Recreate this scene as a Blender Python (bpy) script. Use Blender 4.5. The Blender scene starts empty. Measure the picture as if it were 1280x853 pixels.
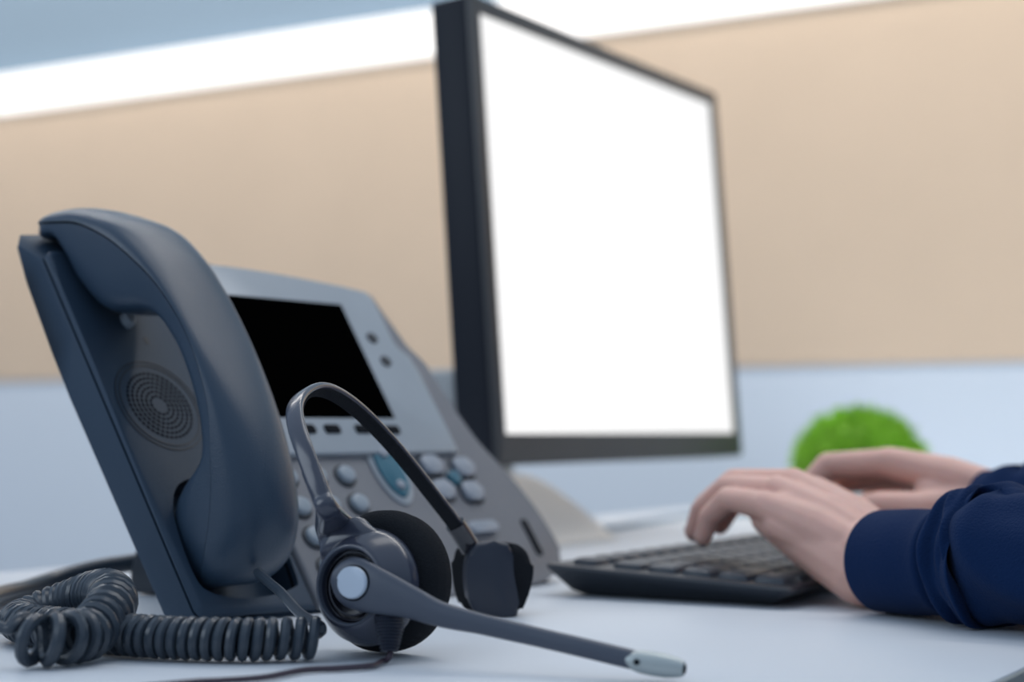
import bpy, bmesh, math, random
from mathutils import Vector, Matrix, noise
from mathutils.geometry import intersect_line_plane
random.seed(7)
scn = bpy.context.scene
COL = scn.collection
TZ = 0.74                      # desk-top height above the floor; everything is built relative to the desk top and raised at the end
R = math.radians

# ------------------------------------------------------------------ camera model (1280 x 853 frame)
F, EYE, HORIZON = 2130.0, 0.088, 536.0
PITCH = math.atan((HORIZON - 426.5) / F)
CAM = Vector((0, 0, EYE))

def ray(x, y):
    a, b, c = x - 640.0, F, 426.5 - y
    co, si = math.cos(PITCH), math.sin(PITCH)
    return Vector((a, b * co - c * si, b * si + c * co))

def at(x, y, Y):               # point at distance Y (metres, straight ahead)
    r = ray(x, y)
    return CAM + r * (Y / r.y)

def tab(x, y, z=0.0):          # point on a horizontal plane
    r = ray(x, y)
    return CAM + r * ((z - EYE) / r.z)

def onplane(x, y, p, n):
    r = ray(x, y)
    return CAM + r * ((p - CAM).dot(n) / r.dot(n))

D = Vector((.514, .8577, 0)).normalized()      # along the desk, towards the wall
Nn = Vector((.8577, -.514, 0)).normalized()    # across the desk, towards the seated person
UP = Vector((0, 0, 1))

def dn(d, n, z=0.0):
    return D * d + Nn * n + UP * z

# ------------------------------------------------------------------ materials
MATS = {}
def mat(name, col, rough=.5, metal=0.0, bump=0.0, bscale=400, var=.06, vscale=30, sss=0.0, coat=0.0, spec=.5, sheen=0.0):
    if name in MATS: return MATS[name]
    m = bpy.data.materials.new(name); m.use_nodes = True
    nt = m.node_tree; b = nt.nodes['Principled BSDF']
    tc = nt.nodes.new('ShaderNodeTexCoord')
    nz = nt.nodes.new('ShaderNodeTexNoise'); nz.inputs['Scale'].default_value = vscale; nz.inputs['Detail'].default_value = 3
    nt.links.new(tc.outputs['Object'], nz.inputs['Vector'])
    rp = nt.nodes.new('ShaderNodeMixRGB')
    lo = [max(0, c * (1 - var)) for c in col]; hi = [min(1, c * (1 + var)) for c in col]
    rp.inputs[1].default_value = (*lo, 1); rp.inputs[2].default_value = (*hi, 1)
    nt.links.new(nz.outputs['Fac'], rp.inputs[0]); nt.links.new(rp.outputs[0], b.inputs['Base Color'])
    b.inputs['Roughness'].default_value = rough; b.inputs['Metallic'].default_value = metal
    b.inputs['Specular IOR Level'].default_value = spec
    if sss: 
        b.inputs['Subsurface Weight'].default_value = sss
        b.inputs['Subsurface Radius'].default_value = (.009, .004, .002); b.inputs['Subsurface Scale'].default_value = 1.0
    if coat: b.inputs['Coat Weight'].default_value = coat; b.inputs['Coat Roughness'].default_value = .15
    if sheen: b.inputs['Sheen Weight'].default_value = sheen
    if bump:
        n2 = nt.nodes.new('ShaderNodeTexNoise'); n2.inputs['Scale'].default_value = bscale; n2.inputs['Detail'].default_value = 2
        nt.links.new(tc.outputs['Object'], n2.inputs['Vector'])
        bp = nt.nodes.new('ShaderNodeBump'); bp.inputs['Strength'].default_value = bump; bp.inputs['Distance'].default_value = .001
        nt.links.new(n2.outputs['Fac'], bp.inputs['Height']); nt.links.new(bp.outputs[0], b.inputs['Normal'])
    MATS[name] = m
    return m

def emit(name, col, s):
    m = bpy.data.materials.new(name); m.use_nodes = True
    nt = m.node_tree; nt.nodes.clear()
    e = nt.nodes.new('ShaderNodeEmission'); o = nt.nodes.new('ShaderNodeOutputMaterial')
    e.inputs[0].default_value = (*col, 1); e.inputs[1].default_value = s
    nt.links.new(e.outputs[0], o.inputs[0])
    MATS[name] = m
    return m

M_PHONE = mat('phone_plastic', (.030, .054, .088), .48, spec=.35, bump=.25, bscale=1500)
M_PHONE_D = mat('phone_plastic_dark', (.018, .025, .036), .5)
M_HAND = mat('handset_plastic', (.030, .054, .088), .30, bump=.2, bscale=1500)
M_FACE = mat('phone_face', (.19, .195, .215), .42, bump=.2, bscale=1500)
M_SILV = mat('phone_silver', (.36, .40, .44), .38, metal=.15)
M_LCD = mat('lcd_off', (.001, .001, .001), .6, spec=0)
M_KEYG = mat('key_grey', (.30, .35, .40), .35)
M_KEYL = mat('key_light', (.32, .35, .40), .35)
M_TEAL = mat('key_teal', (.04, .15, .21), .25)
M_GAP = mat('gap_black', (.008, .01, .014), .8, spec=.1)
M_CORD = mat('cord_rubber', (.034, .047, .064), .3)
M_HS = mat('headset_plastic', (.040, .046, .070), .24, coat=.35)
M_HSM = mat('headset_matte', (.060, .072, .100), .42, bump=.15, bscale=1500)
M_HSD = mat('headset_gloss_black', (.018, .018, .025), .15, coat=.5)
M_FOAM = mat('foam_black', (.018, .02, .024), .95, bump=1.0, bscale=1600, spec=.1)
M_BTN = mat('hub_button', (.50, .57, .66), .35)
M_MIC = mat('mic_metal', (.45, .49, .48), .35, metal=.35)
M_WIRE = mat('thin_wire', (.045, .03, .045), .4)
M_DESK = mat('desk_laminate', (.67, .70, .74), .42, var=.012, vscale=8)
M_EDGE = mat('desk_edge', (.26, .28, .27), .5)
M_MON = mat('monitor_black', (.007, .010, .018), .5, spec=.3)
M_BEZ = mat('monitor_bezel', (.045, .045, .048), .35)
M_STAND = mat('monitor_stand', (.90, .84, .77), .45)
M_NECK = mat('monitor_neck', (.38, .40, .41), .4)
M_KB = mat('keyboard_case', (.018, .024, .034), .45)
M_KEY = mat('keyboard_key', (.05, .06, .075), .4)
M_SKIN = mat('skin', (.77, .455, .37), .5, var=.16, vscale=45, sss=.25, bump=.25, bscale=900)
M_NAIL = mat('nail', (.70, .45, .40), .3)
M_SHIRT = mat('sweatshirt', (.006, .022, .075), .92, bump=.5, bscale=900, sheen=.03, spec=.1)
M_PADP = mat('pad_plate', (.022, .028, .045), .4)
M_CUFF = mat('cuff_rib', (.006, .021, .072), .92, bump=.5, bscale=900, sheen=.03, spec=.1)
M_LEAF = mat('leaf_green', (.38, .68, .07), .55, var=.4, vscale=25)
M_POT = mat('pot_white', (.75, .76, .75), .4)
M_SOIL = mat('soil', (.06, .04, .025), .9)
M_WALL = mat('wall_paint', (.72, .79, .86), .8, var=.02, vscale=3)
M_WALLU = mat('wall_upper_paint', (.25, .335, .41), .8, var=.03, vscale=3)
M_FABR = mat('beige_fabric', (.78, .605, .445), .95, bump=.5, bscale=900, var=.05, vscale=5, spec=.1)
M_FLOOR = mat('carpet', (.24, .25, .27), .95, bump=.8, bscale=600)
M_PAPER = mat('notepad_cover', (.33, .43, .53), .6)
M_SCREEN = emit('screen_white', (1, 1, 1), 1.02)
M_STRIP = emit('strip_light', (1, .98, .96), 1.7)

# ------------------------------------------------------------------ object helpers
ROOTS = []
def put(o, label, cat, group=None):
    o['label'] = label; o['category'] = cat
    if group: o['group'] = group
    return o

def thing(name, label, cat, loc, group=None):
    o = bpy.data.objects.new(name, None); COL.objects.link(o)
    o.empty_display_size = .05; o.location = loc
    put(o, label, cat, group); ROOTS.append(o)
    return o

def world_loc(o):
    v = Vector(o.location); p = o.parent
    while p is not None:
        v += Vector(p.location); p = p.parent
    return v

def obj(name, bm, m, parent=None, smooth=True, angle=40, label=None, sub=0, origin=None, mods=None):
    """bm is in desk coordinates; the object gets its origin at its own centre and hangs under parent"""
    bmesh.ops.recalc_face_normals(bm, faces=bm.faces)
    if origin is None:
        if len(bm.verts):
            lo = Vector([min(v.co[i] for v in bm.verts) for i in range(3)]); hi = Vector([max(v.co[i] for v in bm.verts) for i in range(3)])
            origin = (lo + hi) / 2; origin.z = lo.z
        else: origin = Vector()
    bmesh.ops.translate(bm, verts=bm.verts, vec=-origin)
    if smooth:
        for f in bm.faces: f.smooth = True
        for e in bm.edges:
            if len(e.link_faces) == 2 and e.calc_face_angle(0) > R(angle): e.smooth = False
    me = bpy.data.meshes.new(name); bm.to_mesh(me); bm.free()
    for mm in (m if isinstance(m, (list, tuple)) else [m]): me.materials.append(mm)
    o = bpy.data.objects.new(name, me); COL.objects.link(o)
    if parent is not None:
        o.parent = parent; o.location = origin - world_loc(parent)
    else:
        o.location = origin; ROOTS.append(o)
    if label: o['label'] = label
    if sub:
        s = o.modifiers.new('subdivision', 'SUBSURF'); s.levels = sub; s.render_levels = sub
    return o

def struct(name, bm, m, **k):
    o = obj(name, bm, m, **k); o['kind'] = 'structure'; return o

def loft(bm, rings, closed=True, cap=True):
    vr = [[bm.verts.new(p) for p in r] for r in rings]
    n = len(vr[0])
    for a, b in zip(vr, vr[1:]):
        for i in range(n if closed else n - 1):
            j = (i + 1) % n
            bm.faces.new((a[i], a[j], b[j], b[i]))
    if cap and closed:
        bm.faces.new(list(reversed(vr[0]))); bm.faces.new(vr[-1])
    return vr

def catmull(pts, k=8, closed=False):
    pts = [tuple(p) for p in pts]; n = len(pts); out = []
    dim = len(pts[0])
    rng = range(n if closed else n - 1)
    for i in rng:
        if closed: p = [pts[(i + j) % n] for j in (-1, 0, 1, 2)]
        else: p = [pts[max(0, min(n - 1, i + j))] for j in (-1, 0, 1, 2)]
        for q in range(k):
            t = q / k; t2, t3 = t * t, t * t * t
            out.append(tuple(.5 * (2 * p[1][c] + (p[2][c] - p[0][c]) * t + (2 * p[0][c] - 5 * p[1][c] + 4 * p[2][c] - p[3][c]) * t2 + (3 * p[1][c] - p[0][c] - 3 * p[2][c] + p[3][c]) * t3) for c in range(dim)))
    if not closed: out.append(pts[-1])
    return out

def vcat(pts, k=8): return [Vector(p) for p in catmull(pts, k)]

def frames(path, ref=UP):
    """parallel-transported frames along a path: list of (tangent, side, normal)"""
    out = []; n = len(path); prev = None
    for i in range(n):
        t = (path[min(i + 1, n - 1)] - path[max(i - 1, 0)]).normalized()
        if prev is None:
            s = t.cross(ref)
            if s.length < 1e-4: s = t.cross(Vector((1, 0, 0)))
            s.normalize()
        else:
            s = prev - t * prev.dot(t); s.normalize()
        prev = s
        out.append((t, s, s.cross(t).normalized()))
    return out

def tube(bm, path, r, seg=12, ref=UP, squash=1.0, cap=True):
    fr = frames(path, ref); rings = []
    n = len(path)
    for i, (p, (t, s, u)) in enumerate(zip(path, fr)):
        rr = r(i / (n - 1)) if callable(r) else r
        rings.append([p + s * (rr * math.cos(a)) + u * (rr * squash * math.sin(a)) for a in [2 * math.pi * q / seg for q in range(seg)]])
    return loft(bm, rings, True, cap)

def lathe(bm, profile, origin, axis, seg=40, ref=None):
    """profile: (radius, height along axis)"""
    axis = axis.normalized()
    x = axis.cross(ref if ref is not None else UP)
    if x.length < 1e-4: x = axis.cross(Vector((1, 0, 0)))
    x.normalize(); y = axis.cross(x)
    rings = []
    for rr, h in profile:
        rings.append([origin + axis * h + (x * math.cos(a) + y * math.sin(a)) * max(rr, 1e-5) for a in [2 * math.pi * q / seg for q in range(seg)]])
    ring = profile[0][0] > 1e-4 and profile[-1][0] > 1e-4
    if ring: rings.append([v.copy() for v in rings[0]])
    loft(bm, rings, True, not ring)
    bmesh.ops.remove_doubles(bm, verts=bm.verts, dist=3e-5)

def prism(bm, outline, O, X, Y, Z, z0, z1, bevel=0.0, bseg=3, top_only=False):
    """outline (x, y) in the frame O, X, Y raised along Z from z0 to z1, with rounded rims"""
    base = [bm.verts.new(O + X * x + Y * y + Z * z0) for x, y in outline]
    top = [bm.verts.new(O + X * x + Y * y + Z * z1) for x, y in outline]
    n = len(outline); fs = []
    ft = bm.faces.new(top); fb = bm.faces.new(list(reversed(base)))
    for i in range(n):
        bm.faces.new((base[i], base[(i + 1) % n], top[(i + 1) % n], top[i]))
    if bevel:
        es = set(ft.edges) | (set() if top_only else set(fb.edges))
        bmesh.ops.bevel(bm, geom=list(es), offset=bevel, segments=bseg, profile=.5, affect='EDGES', clamp_overlap=True)

def rrect(x0, y0, x1, y1, r, k=5):
    out = []
    for cx, cy, a0 in ((x1 - r, y0 + r, -90), (x1 - r, y1 - r, 0), (x0 + r, y1 - r, 90), (x0 + r, y0 + r, 180)):
        for q in range(k + 1):
            a = R(a0 + 90 * q / k); out.append((cx + r * math.cos(a), cy + r * math.sin(a)))
    return out

def oval(cx, cy, rx, ry, n=28, rot=0.0):
    return [(cx + rx * math.cos(a) * math.cos(rot) - ry * math.sin(a) * math.sin(rot), cy + rx * math.cos(a) * math.sin(rot) + ry * math.sin(a) * math.cos(rot)) for a in [2 * math.pi * q / n for q in range(n)]]

def box(bm, O, X, Y, Z, lo, hi, bevel=0.0, bseg=2):
    vs = [bm.verts.new(O + X * x + Y * y + Z * z) for x in (lo[0], hi[0]) for y in (lo[1], hi[1]) for z in (lo[2], hi[2])]
    fs = [bm.faces.new([vs[i] for i in q]) for q in ((0, 1, 3, 2), (4, 6, 7, 5), (0, 4, 5, 1), (2, 3, 7, 6), (0, 2, 6, 4), (1, 5, 7, 3))]
    if bevel:
        es = list({e for f in fs for e in f.edges})
        bmesh.ops.bevel(bm, geom=es, offset=bevel, segments=bseg, profile=.5, affect='EDGES', clamp_overlap=True)

def baked(bm, setup):
    """the mesh after modifiers, as a new bmesh"""
    me = bpy.data.meshes.new('tmp'); bm.to_mesh(me); bm.free()
    o = bpy.data.objects.new('tmp', me); COL.objects.link(o)
    extra = setup(o) or []
    dg = bpy.context.evaluated_depsgraph_get(); dg.update()
    ev = o.evaluated_get(dg); m2 = bpy.data.meshes.new_from_object(ev)
    out = bmesh.new(); out.from_mesh(m2)
    for q in [o] + extra:
        q_me = q.data; bpy.data.objects.remove(q); bpy.data.meshes.remove(q_me)
    bpy.data.meshes.remove(m2)
    return out

def cut(bm, cutter):
    def setup(o):
        me = bpy.data.meshes.new('cut'); cutter_bm = cutter()
        bmesh.ops.recalc_face_normals(cutter_bm, faces=cutter_bm.faces)
        cutter_bm.to_mesh(me); cutter_bm.free()
        c = bpy.data.objects.new('cut', me); COL.objects.link(c)
        b = o.modifiers.new('b', 'BOOLEAN'); b.operation = 'DIFFERENCE'; b.object = c; b.solver = 'EXACT'
        return [c]
    bmesh.ops.recalc_face_normals(bm, faces=bm.faces)
    return baked(bm, setup)

def clip_floor(bm, z=0.0004):
    r = bmesh.ops.bisect_plane(bm, geom=bm.verts[:] + bm.edges[:] + bm.faces[:], plane_co=(0, 0, z), plane_no=(0, 0, -1), clear_outer=True)
    es = [e for e in r['geom_cut'] if isinstance(e, bmesh.types.BMEdge)]
    if es: bmesh.ops.holes_fill(bm, edges=es, sides=0)

# ================================================================== SETTING
DW = 2.15                                         # distance of the back wall along D
def wall_z(x, y):
    return onplane(x, y, dn(DW, 0), D).z
Z1, Z2, Z3 = wall_z(0, 477), wall_z(0, 143), wall_z(0, 95)

bm = bmesh.new(); box(bm, Vector(), D, Nn, UP, (-1.6, -6.5, -TZ - .05), (DW + .15, 2.2, -TZ)); struct('floor', bm, M_FLOOR, smooth=False)
bm = bmesh.new(); box(bm, Vector(), D, Nn, UP, (DW + .003, -6.5, -TZ), (DW + .15, 2.2, Z3)); struct('wall_back', bm, M_WALL, smooth=False)
bm = bmesh.new(); box(bm, Vector(), D, Nn, UP, (DW + .04, -6.5, Z3), (DW + .15, 2.2, 2.0)); struct('wall_back_upper', bm, M_WALLU, smooth=False)

# beige fabric panels on the wall, with the light fixture above them
bm = bmesh.new(); box(bm, Vector(), D, Nn, UP, (DW, -6.3, Z1), (DW + .0028, 2.1, Z2 - .001), .0006)
put(obj('wall_panel', bm, M_FABR, smooth=False), 'long beige fabric panel on the wall behind the monitor', 'wall panel')
lf = thing('strip_light', 'long glowing white strip light along the top of the beige panel', 'light', dn(DW, -.5, Z2))
bm = bmesh.new(); box(bm, Vector(), D, Nn, UP, (DW - .012, -6.3, Z2), (DW + .0028, 2.1, Z3 - .001), .006, 3); obj('diffuser', bm, M_STRIP, lf)
bm = bmesh.new(); box(bm, Vector(), D, Nn, UP, (DW - .004, -6.34, Z2), (DW + .0028, -6.301, Z3 - .001), .003); obj('end_cap', bm, M_POT, lf)

# desk
NL, NR = -.808, -.163
dk = thing('desk', 'white office desk carrying the phone, headset and keyboard', 'desk', dn(1.0, -.48, -TZ))
bm = bmesh.new(); box(bm, Vector(), D, Nn, UP, (-.05, NL, -.025), (DW - .004, NR - .0012, 0), .0012, 2); obj('desktop', bm, M_DESK, dk)
bm = bmesh.new(); box(bm, Vector(), D, Nn, UP, (-.05, NR - .001, -.026), (DW - .004, NR + .0012, -.0006), .0005, 2); obj('edge_band', bm, M_EDGE, dk, label='grey edge band')
for dd in (.0, 2.05):
    for n_ in (NL + .04, NR - .06):
        bm = bmesh.new(); box(bm, Vector(), D, Nn, UP, (dd, n_ - .02, -TZ + .001), (dd + .05, n_ + .02, -.0255), .003); obj('leg', bm, M_NECK, dk)

# ================================================================== DESK PHONE
PA = R(54)
W = Vector((math.cos(PA), math.sin(PA), 0)); PN = Vector((W.y, -W.x, 0))
B0 = onplane(245, 775, tab(205, 782), W)
T0 = onplane(48, 310, tab(205, 782), W)
V = (T0 - B0).normalized(); N = W.cross(V).normalized()
FT = .004                                         # the face lies this far above the seam
def P(u, v, n=0.0): return B0 + W * u + V * v + N * n
def fp(x, y, n=FT):
    q = onplane(x, y, B0 + N * n, N) - B0
    return q.dot(W), q.dot(V)

ph = thing('desk_phone', 'dark blue-grey office desk phone with black screen and silver screen surround', 'telephone', Vector((P(.14, .06).x, P(.14, .06).y, 0)))
left_out = [(.074, -.003), (.074, .2015), (.05, .2025), (.02, .2025), (.004, .2015), (0, .198), (0, .188), (0, .175), (0, .155), (0, .13), (0, .004), (.002, -.0005)]
def taper(bm):
    for v in bm.verts:
        q = v.co - B0; vv, nn_ = q.dot(V), q.dot(N)
        if vv > .13 and nn_ < -.0009:
            k = min(1, (vv - .13) / .07)
            n2 = nn_ * (1 - .22 * k * k)
            v.co += N * (n2 - nn_) + V * (min(1.1, max(0, (vv - .18) / .0215)) * min(.0115, -n2) * 1.75)
def well(depth):
    def make():
        c = bmesh.new()
        o = catmull([(.0245, .069), (.010, .054), (.0056, .022), (.012, .010), (.035, .0055), (.062, .008), (.069, .016), (.069, .055), (.055, .069)], 6, True)
        prism(c, o, B0, W, V, N, -depth, .02)
        return c
    return make
bm = bmesh.new(); prism(bm, left_out, B0, W, V, N, 0.0008, FT, .0033, 4, True)
bm = cut(bm, well(.03)); clip_floor(bm); obj('cradle_cover', bm, M_PHONE, ph, angle=35)

right_out = [(.0755, -.003)] + catmull([(.0755, -.003), (.13, -.0048), (.20, -.006), (.25, -.005), (.273, -.001), (.287, .006), (.291, .018), (.289, .037), (.283, .056), (.273, .075), (.264, .092), (.257, .12), (.2525, .148)], 4)[1:] + [(.2495, .1525), (.241, .154), (.236, .193), (.0755, .198)]
bm = bmesh.new(); prism(bm, right_out, B0, W, V, N, 0.0006, FT, .003, 3, True); clip_floor(bm); obj('face_plate', bm, M_FACE, ph, angle=35, label='grey lower face')

full = left_out[4:12] + [(.03, -.003)] + right_out[1:-2] + [(.235, .19), (.10, .2005), (.05, .2025), (.02, .2025)]
def inset(pts, k):
    cx = sum(p[0] for p in pts) / len(pts); cy = sum(p[1] for p in pts) / len(pts); out = []
    for i, p in enumerate(pts):
        a, b = Vector(pts[i - 1]), Vector(pts[(i + 1) % len(pts)])
        t = (b - a).normalized(); nrm = Vector((-t.y, t.x))
        if nrm.dot(Vector((cx, cy)) - Vector(p)) < 0: nrm = -nrm
        out.append((p[0] + nrm.x * k, p[1] + nrm.y * k))
    return out
bm = bmesh.new(); prism(bm, full, B0, W, V, N, -.0006, -.019, .004, 3, True)
bm = cut(bm, well(.013)); taper(bm); clip_floor(bm); obj('housing', bm, M_PHONE, ph, angle=35)
bm = bmesh.new(); prism(bm, inset(full, .0014), B0, W, V, N, -.001, .0010); bm = cut(bm, well(.03)); clip_floor(bm); obj('seam', bm, M_GAP, ph, smooth=False)
# rear body and foot behind the face
prof = [(-.022, .008), (-.03, .001), (-.138, .001), (-.142, .004), (-.142, .012), (-.120, .060), (-.108, .120), (-.088, .108), (-.04, .035)]
bm = bmesh.new()
prism(bm, [(-a, b) for a, b in prof], Vector((B0.x, B0.y, 0)) + PN * .001, -PN, UP, W, .085, .225, .003, 3)
obj('rear_foot', bm, M_PHONE_D, ph, angle=35)

# speaker grille under the handset
gc = fp(200, 507)
bm = bmesh.new()
for rr in (.0255, .0232): 
    ring_o = oval(*gc, rr, rr, 48); ring_i = oval(*gc, rr - .0007, rr - .0007, 48)
    a = [bm.verts.new(P(x, y, FT + .0003)) for x, y in ring_o]; b = [bm.verts.new(P(x, y, FT + .0003)) for x, y in ring_i]
    a2 = [bm.verts.new(P(x, y, FT - .0005)) for x, y in ring_o]; b2 = [bm.verts.new(P(x, y, FT - .0005)) for x, y in ring_i]
    for i in range(48):
        j = (i + 1) % 48
        bm.faces.new((a[i], a[j], b[j], b[i])); bm.faces.new((a2[i], a2[j], a[j], a[i])); bm.faces.new((b[i], b[j], b2[j], b2[i])); bm.faces.new((b2[i], b2[j], a2[j], a2[i]))
gr_bm = bm
bm = bmesh.new()
for k in range(1, 7):
    rr = .0026 + k * .0026; cnt = int(rr * 2 * math.pi / .0027)
    for q in range(cnt):
        a = 2 * math.pi * q / cnt
        sector = int((a + .35) / (math.pi / 2)) % 2
        c = (gc[0] + rr * math.cos(a), gc[1] + rr * math.sin(a))
        half = .00105 if sector else .0013
        prism(bm, oval(*c, .0008, half, 8, a), B0, W, V, N, FT - .0004, FT + .00012)
gr = obj('speaker_grille', bm, M_GAP, ph, smooth=False, label='round grille of small slots')
obj('grille_ring', gr_bm, M_PHONE_D, gr)
bm = bmesh.new(); prism(bm, oval(*fp(157, 402), .003, .0045, 16), B0, W, V, N, FT - .001, FT + .0045, .001); obj('hook_tab', bm, M_KEYG, ph)
bm = bmesh.new(); c = fp(183, 426); prism(bm, rrect(c[0] - .0015, c[1] - .0022, c[0] + .0015, c[1] + .0022, .0007), B0, W, V, N, FT - .0004, FT + .00015); obj('icon', bm, M_PHONE_D, ph)

# silver surround with the screen
SN = FT + .0035
def sp(x, y): return fp(x, y, SN)
top_r = sp(462, 364); mid_r = sp(495, 437); sh = sp(512, 443); bot_r = sp(577, 566); bot_l = sp(392, 567)
vb = (bot_l[1] + bot_r[1]) / 2
uL = .0765
top_y = sp(365, 348)[1]
out = [(uL, vb), (bot_r[0] - .003, vb), (bot_r[0] - .0015, vb + .0015), (bot_r[0] - .002, vb + .02), (sh[0] + .001, sh[1] - .012), (sh[0] - .0008, sh[1] - .001), (mid_r[0] + .001, mid_r[1] + .0008), (mid_r[0] - .0002, mid_r[1] + .006), (top_r[0], top_r[1] - .006), (top_r[0] - .003, top_r[1] - .0005)]
out += [(top_r[0] - .003 - (top_r[0] - .003 - uL) * t, top_r[1] - .0005 + .0078 * math.sin(math.pi * (t * .62)) ** 1.1) for t in [q / 8 for q in range(1, 9)]]
bm = bmesh.new(); prism(bm, out, B0, W, V, N, FT - .003, SN, .0014, 3, True); sur = obj('screen_surround', bm, M_SILV, ph, angle=35, label='silver screen surround')
lc = [sp(426, 381), sp(493, 522)]
uR0, uR1 = lc[0][0], lc[1][0]; vT, vB = sp(426, 381)[1], sp(450, 523)[1]
bm = bmesh.new(); prism(bm, [(.098, vB), (uR1, vB), (uR0, vT), (.098, vT)], B0, W, V, N, SN - .001, SN + .0004, .0003, 1); obj('screen', bm, M_LCD, sur, smooth=False, label='unlit black screen')

def pkey(name, m, outline, h, bev=.0008, n0=FT, label=None, par=None):
    bm = bmesh.new(); prism(bm, outline, B0, W, V, N, n0 - .0005, n0 + h, bev, 3, True)
    return obj(name, bm, m, par or (sur if n0 == SN else ph), label=label)
# soft keys below the screen and line buttons beside it
for x, y in ((384, 537), (415, 537), (453, 537), (490, 538)):
    c = sp(x, y); pkey('soft_key', M_GAP, rrect(c[0] - .0058, c[1] - .0026, c[0] + .0058, c[1] + .0026, .0012), .0009, .0005, SN)
for x, y in ((465, 423), (482, 452)):
    c = sp(x, y); pkey('line_button', M_PHONE_D, oval(c[0], c[1], .0042, .0036, 18), .0009, .0005, SN)
# round keypad on the lower face: rings of dark plastic with grey keys
kp = [(430, 595), (448, 630), (378, 637), (391, 672)]
k1, k2 = fp(430, 595), fp(448, 630)
cols = (k1[0] - .043, k1[0] - .0215, k1[0] + .0005)
for r_ in range(4):
    for c_ in range(3):
        c = (cols[c_], k1[1] - r_ * .0172)
        kwl = pkey('key_well', M_PHONE_D, oval(c[0] - .0003, c[1] - .0004, .0078, .0068), .0008, .0004)
        pkey('dial_key', M_KEYG, oval(c[0], c[1], .0062, .0052), .0032, .0018, par=kwl)
# long oval navigation pad
nc = ((fp(462, 560)[0] + fp(507, 622)[0]) / 2, (fp(462, 556)[1] + fp(507, 624)[1]) / 2)
pkey('navigation_surround', M_SILV, oval(nc[0] + .001, nc[1], .0128, .0215, 36, R(6)), .0012, .0009, label='pale oval surround')
pkey('navigation_pad', M_TEAL, oval(nc[0] + .001, nc[1], .0092, .0172, 36, R(6)), .0026, .0012, label='teal oval pad')
for dv in (-.010, .010): pkey('navigation_key', M_KEYL, oval(nc[0] + .001 - dv * .1, nc[1] + dv, .0034, .0026), .0040, .001)
# cluster of four feature keys round a small one
for x, y in ((537, 583), (577, 586), (552, 614), (588, 616)):
    c = fp(x, y)
    pkey('key_well', M_PHONE_D, rrect(c[0] - .0098, c[1] - .0076, c[0] + .0098, c[1] + .0070, .005), .0008, .0004)
    pkey('feature_key', M_KEYL, rrect(c[0] - .0085, c[1] - .0058, c[0] + .0085, c[1] + .0058, .0045), .0034, .0018)
c = fp(565, 600); pkey('centre_key', M_TEAL, oval(*c, .005, .0045), .0036, .001)
c = fp(600, 662); pkey('speaker_key', M_KEYL, rrect(c[0] - .013, c[1] - .0035, c[0] + .013, c[1] + .0035, .003), .0042, .0018)
c = fp(612, 691); pkey('mute_key', M_KEYL, rrect(c[0] - .007, c[1] - .003, c[0] + .007, c[1] + .003, .0025), .0036, .0016)
c = fp(665, 672); pkey('side_slot', M_GAP, rrect(c[0] - .0035, c[1] - .012, c[0] + .0025, c[1] + .012, .0024), .0004, .0002)

# ================================================================== HANDSET
UC = .0292
table = [  # crest (v, n), seam (v, n), underside (v, n), half width
 ((.2235, -.0070), (.2225, -.0080), (.2200, -.0088), .0120),
 ((.2245, .0040), (.2212, -.0015), (.2160, -.0070), .0215),
 ((.2155, .0215), (.2115, .0120), (.2090, .0036), .0255),
 ((.2010, .0355), (.2000, .0262), (.1940, .0050), .0266),
 ((.1850, .0475), (.1830, .0385), (.1790, .0050), .0262),
 ((.1635, .0545), (.1650, .0465), (.1580, .0130), .0248),
 ((.1425, .0570), (.1455, .0522), (.1410, .0365), .0228),
 ((.1180, .0580), (.1215, .0548), (.1220, .0430), .0214),
 ((.0940, .0585), (.1005, .0537), (.1000, .0425), .0214),
 ((.0720, .0580), (.0800, .0490), (.0800, .0380), .0216),
 ((.0530, .0555), (.0635, .0410), (.0645, .0300), .0220),
 ((.0360, .0510), (.0480, .0320), (.0620, .0140), .0222),
 ((.0205, .0425), (.0365, .0232), (.0575, .0020), .0222),
 ((.0110, .0300), (.0265, .0128), (.0470, -.0065), .0216),
 ((.0090, .0150), (.0200, .0030), (.0300, -.0085), .0190),
 ((.0125, .0040), (.0165, -.0035), (.0210, -.0075), .0140),
]
DL = [.001, .002, .003, .003, .003, .003, .003, .003, .003, .0025, .0018, .001, .0003, 0, 0, 0]      # how much narrower the earpiece and grip are on the far side
rows = catmull([(*c, *s, *u, a, q) for (c, s, u, a), q in zip(table, DL)], 5)
def sec(r_, upper, k=14):
    c, s, u, a = (r_[0], r_[1]), (r_[2], r_[3]), (r_[4], r_[5]), r_[6] - r_[7] / 2
    uc = UC - r_[7] / 2
    out = []
    if upper:
        e = .84; tgt = c; aa = a; off = .0006
    else:
        e = .48; tgt = u; aa = a - .0010; off = -.0006
    dv, dn_ = s[0] - u[0], s[1] - u[1]; L = math.hypot(dv, dn_) or 1
    sx, sy = s[0] + dv / L * off, s[1] + dn_ / L * off
    for q in range(k + 1):
        th = math.pi * q / k
        co, si = math.cos(th), math.sin(th)
        x = aa * math.copysign(abs(co) ** e, co); h = si ** e
        out.append(P(uc + x, sx + (tgt[0] - sx) * h, sy + (tgt[1] - sy) * h))
    return out
hs = thing('telephone_handset', 'dark blue-grey telephone handset resting in the phone cradle', 'telephone handset', Vector((P(UC, .1).x, P(UC, .1).y, P(UC, .02).z)))
bm = bmesh.new(); loft(bm, [sec(r_, True) for r_ in rows]); obj('back_shell', bm, M_HAND, hs, angle=50)
bm = bmesh.new(); loft(bm, [sec(r_, False) for r_ in rows]); obj('inner_shell', bm, M_HAND, hs, angle=50)
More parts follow.
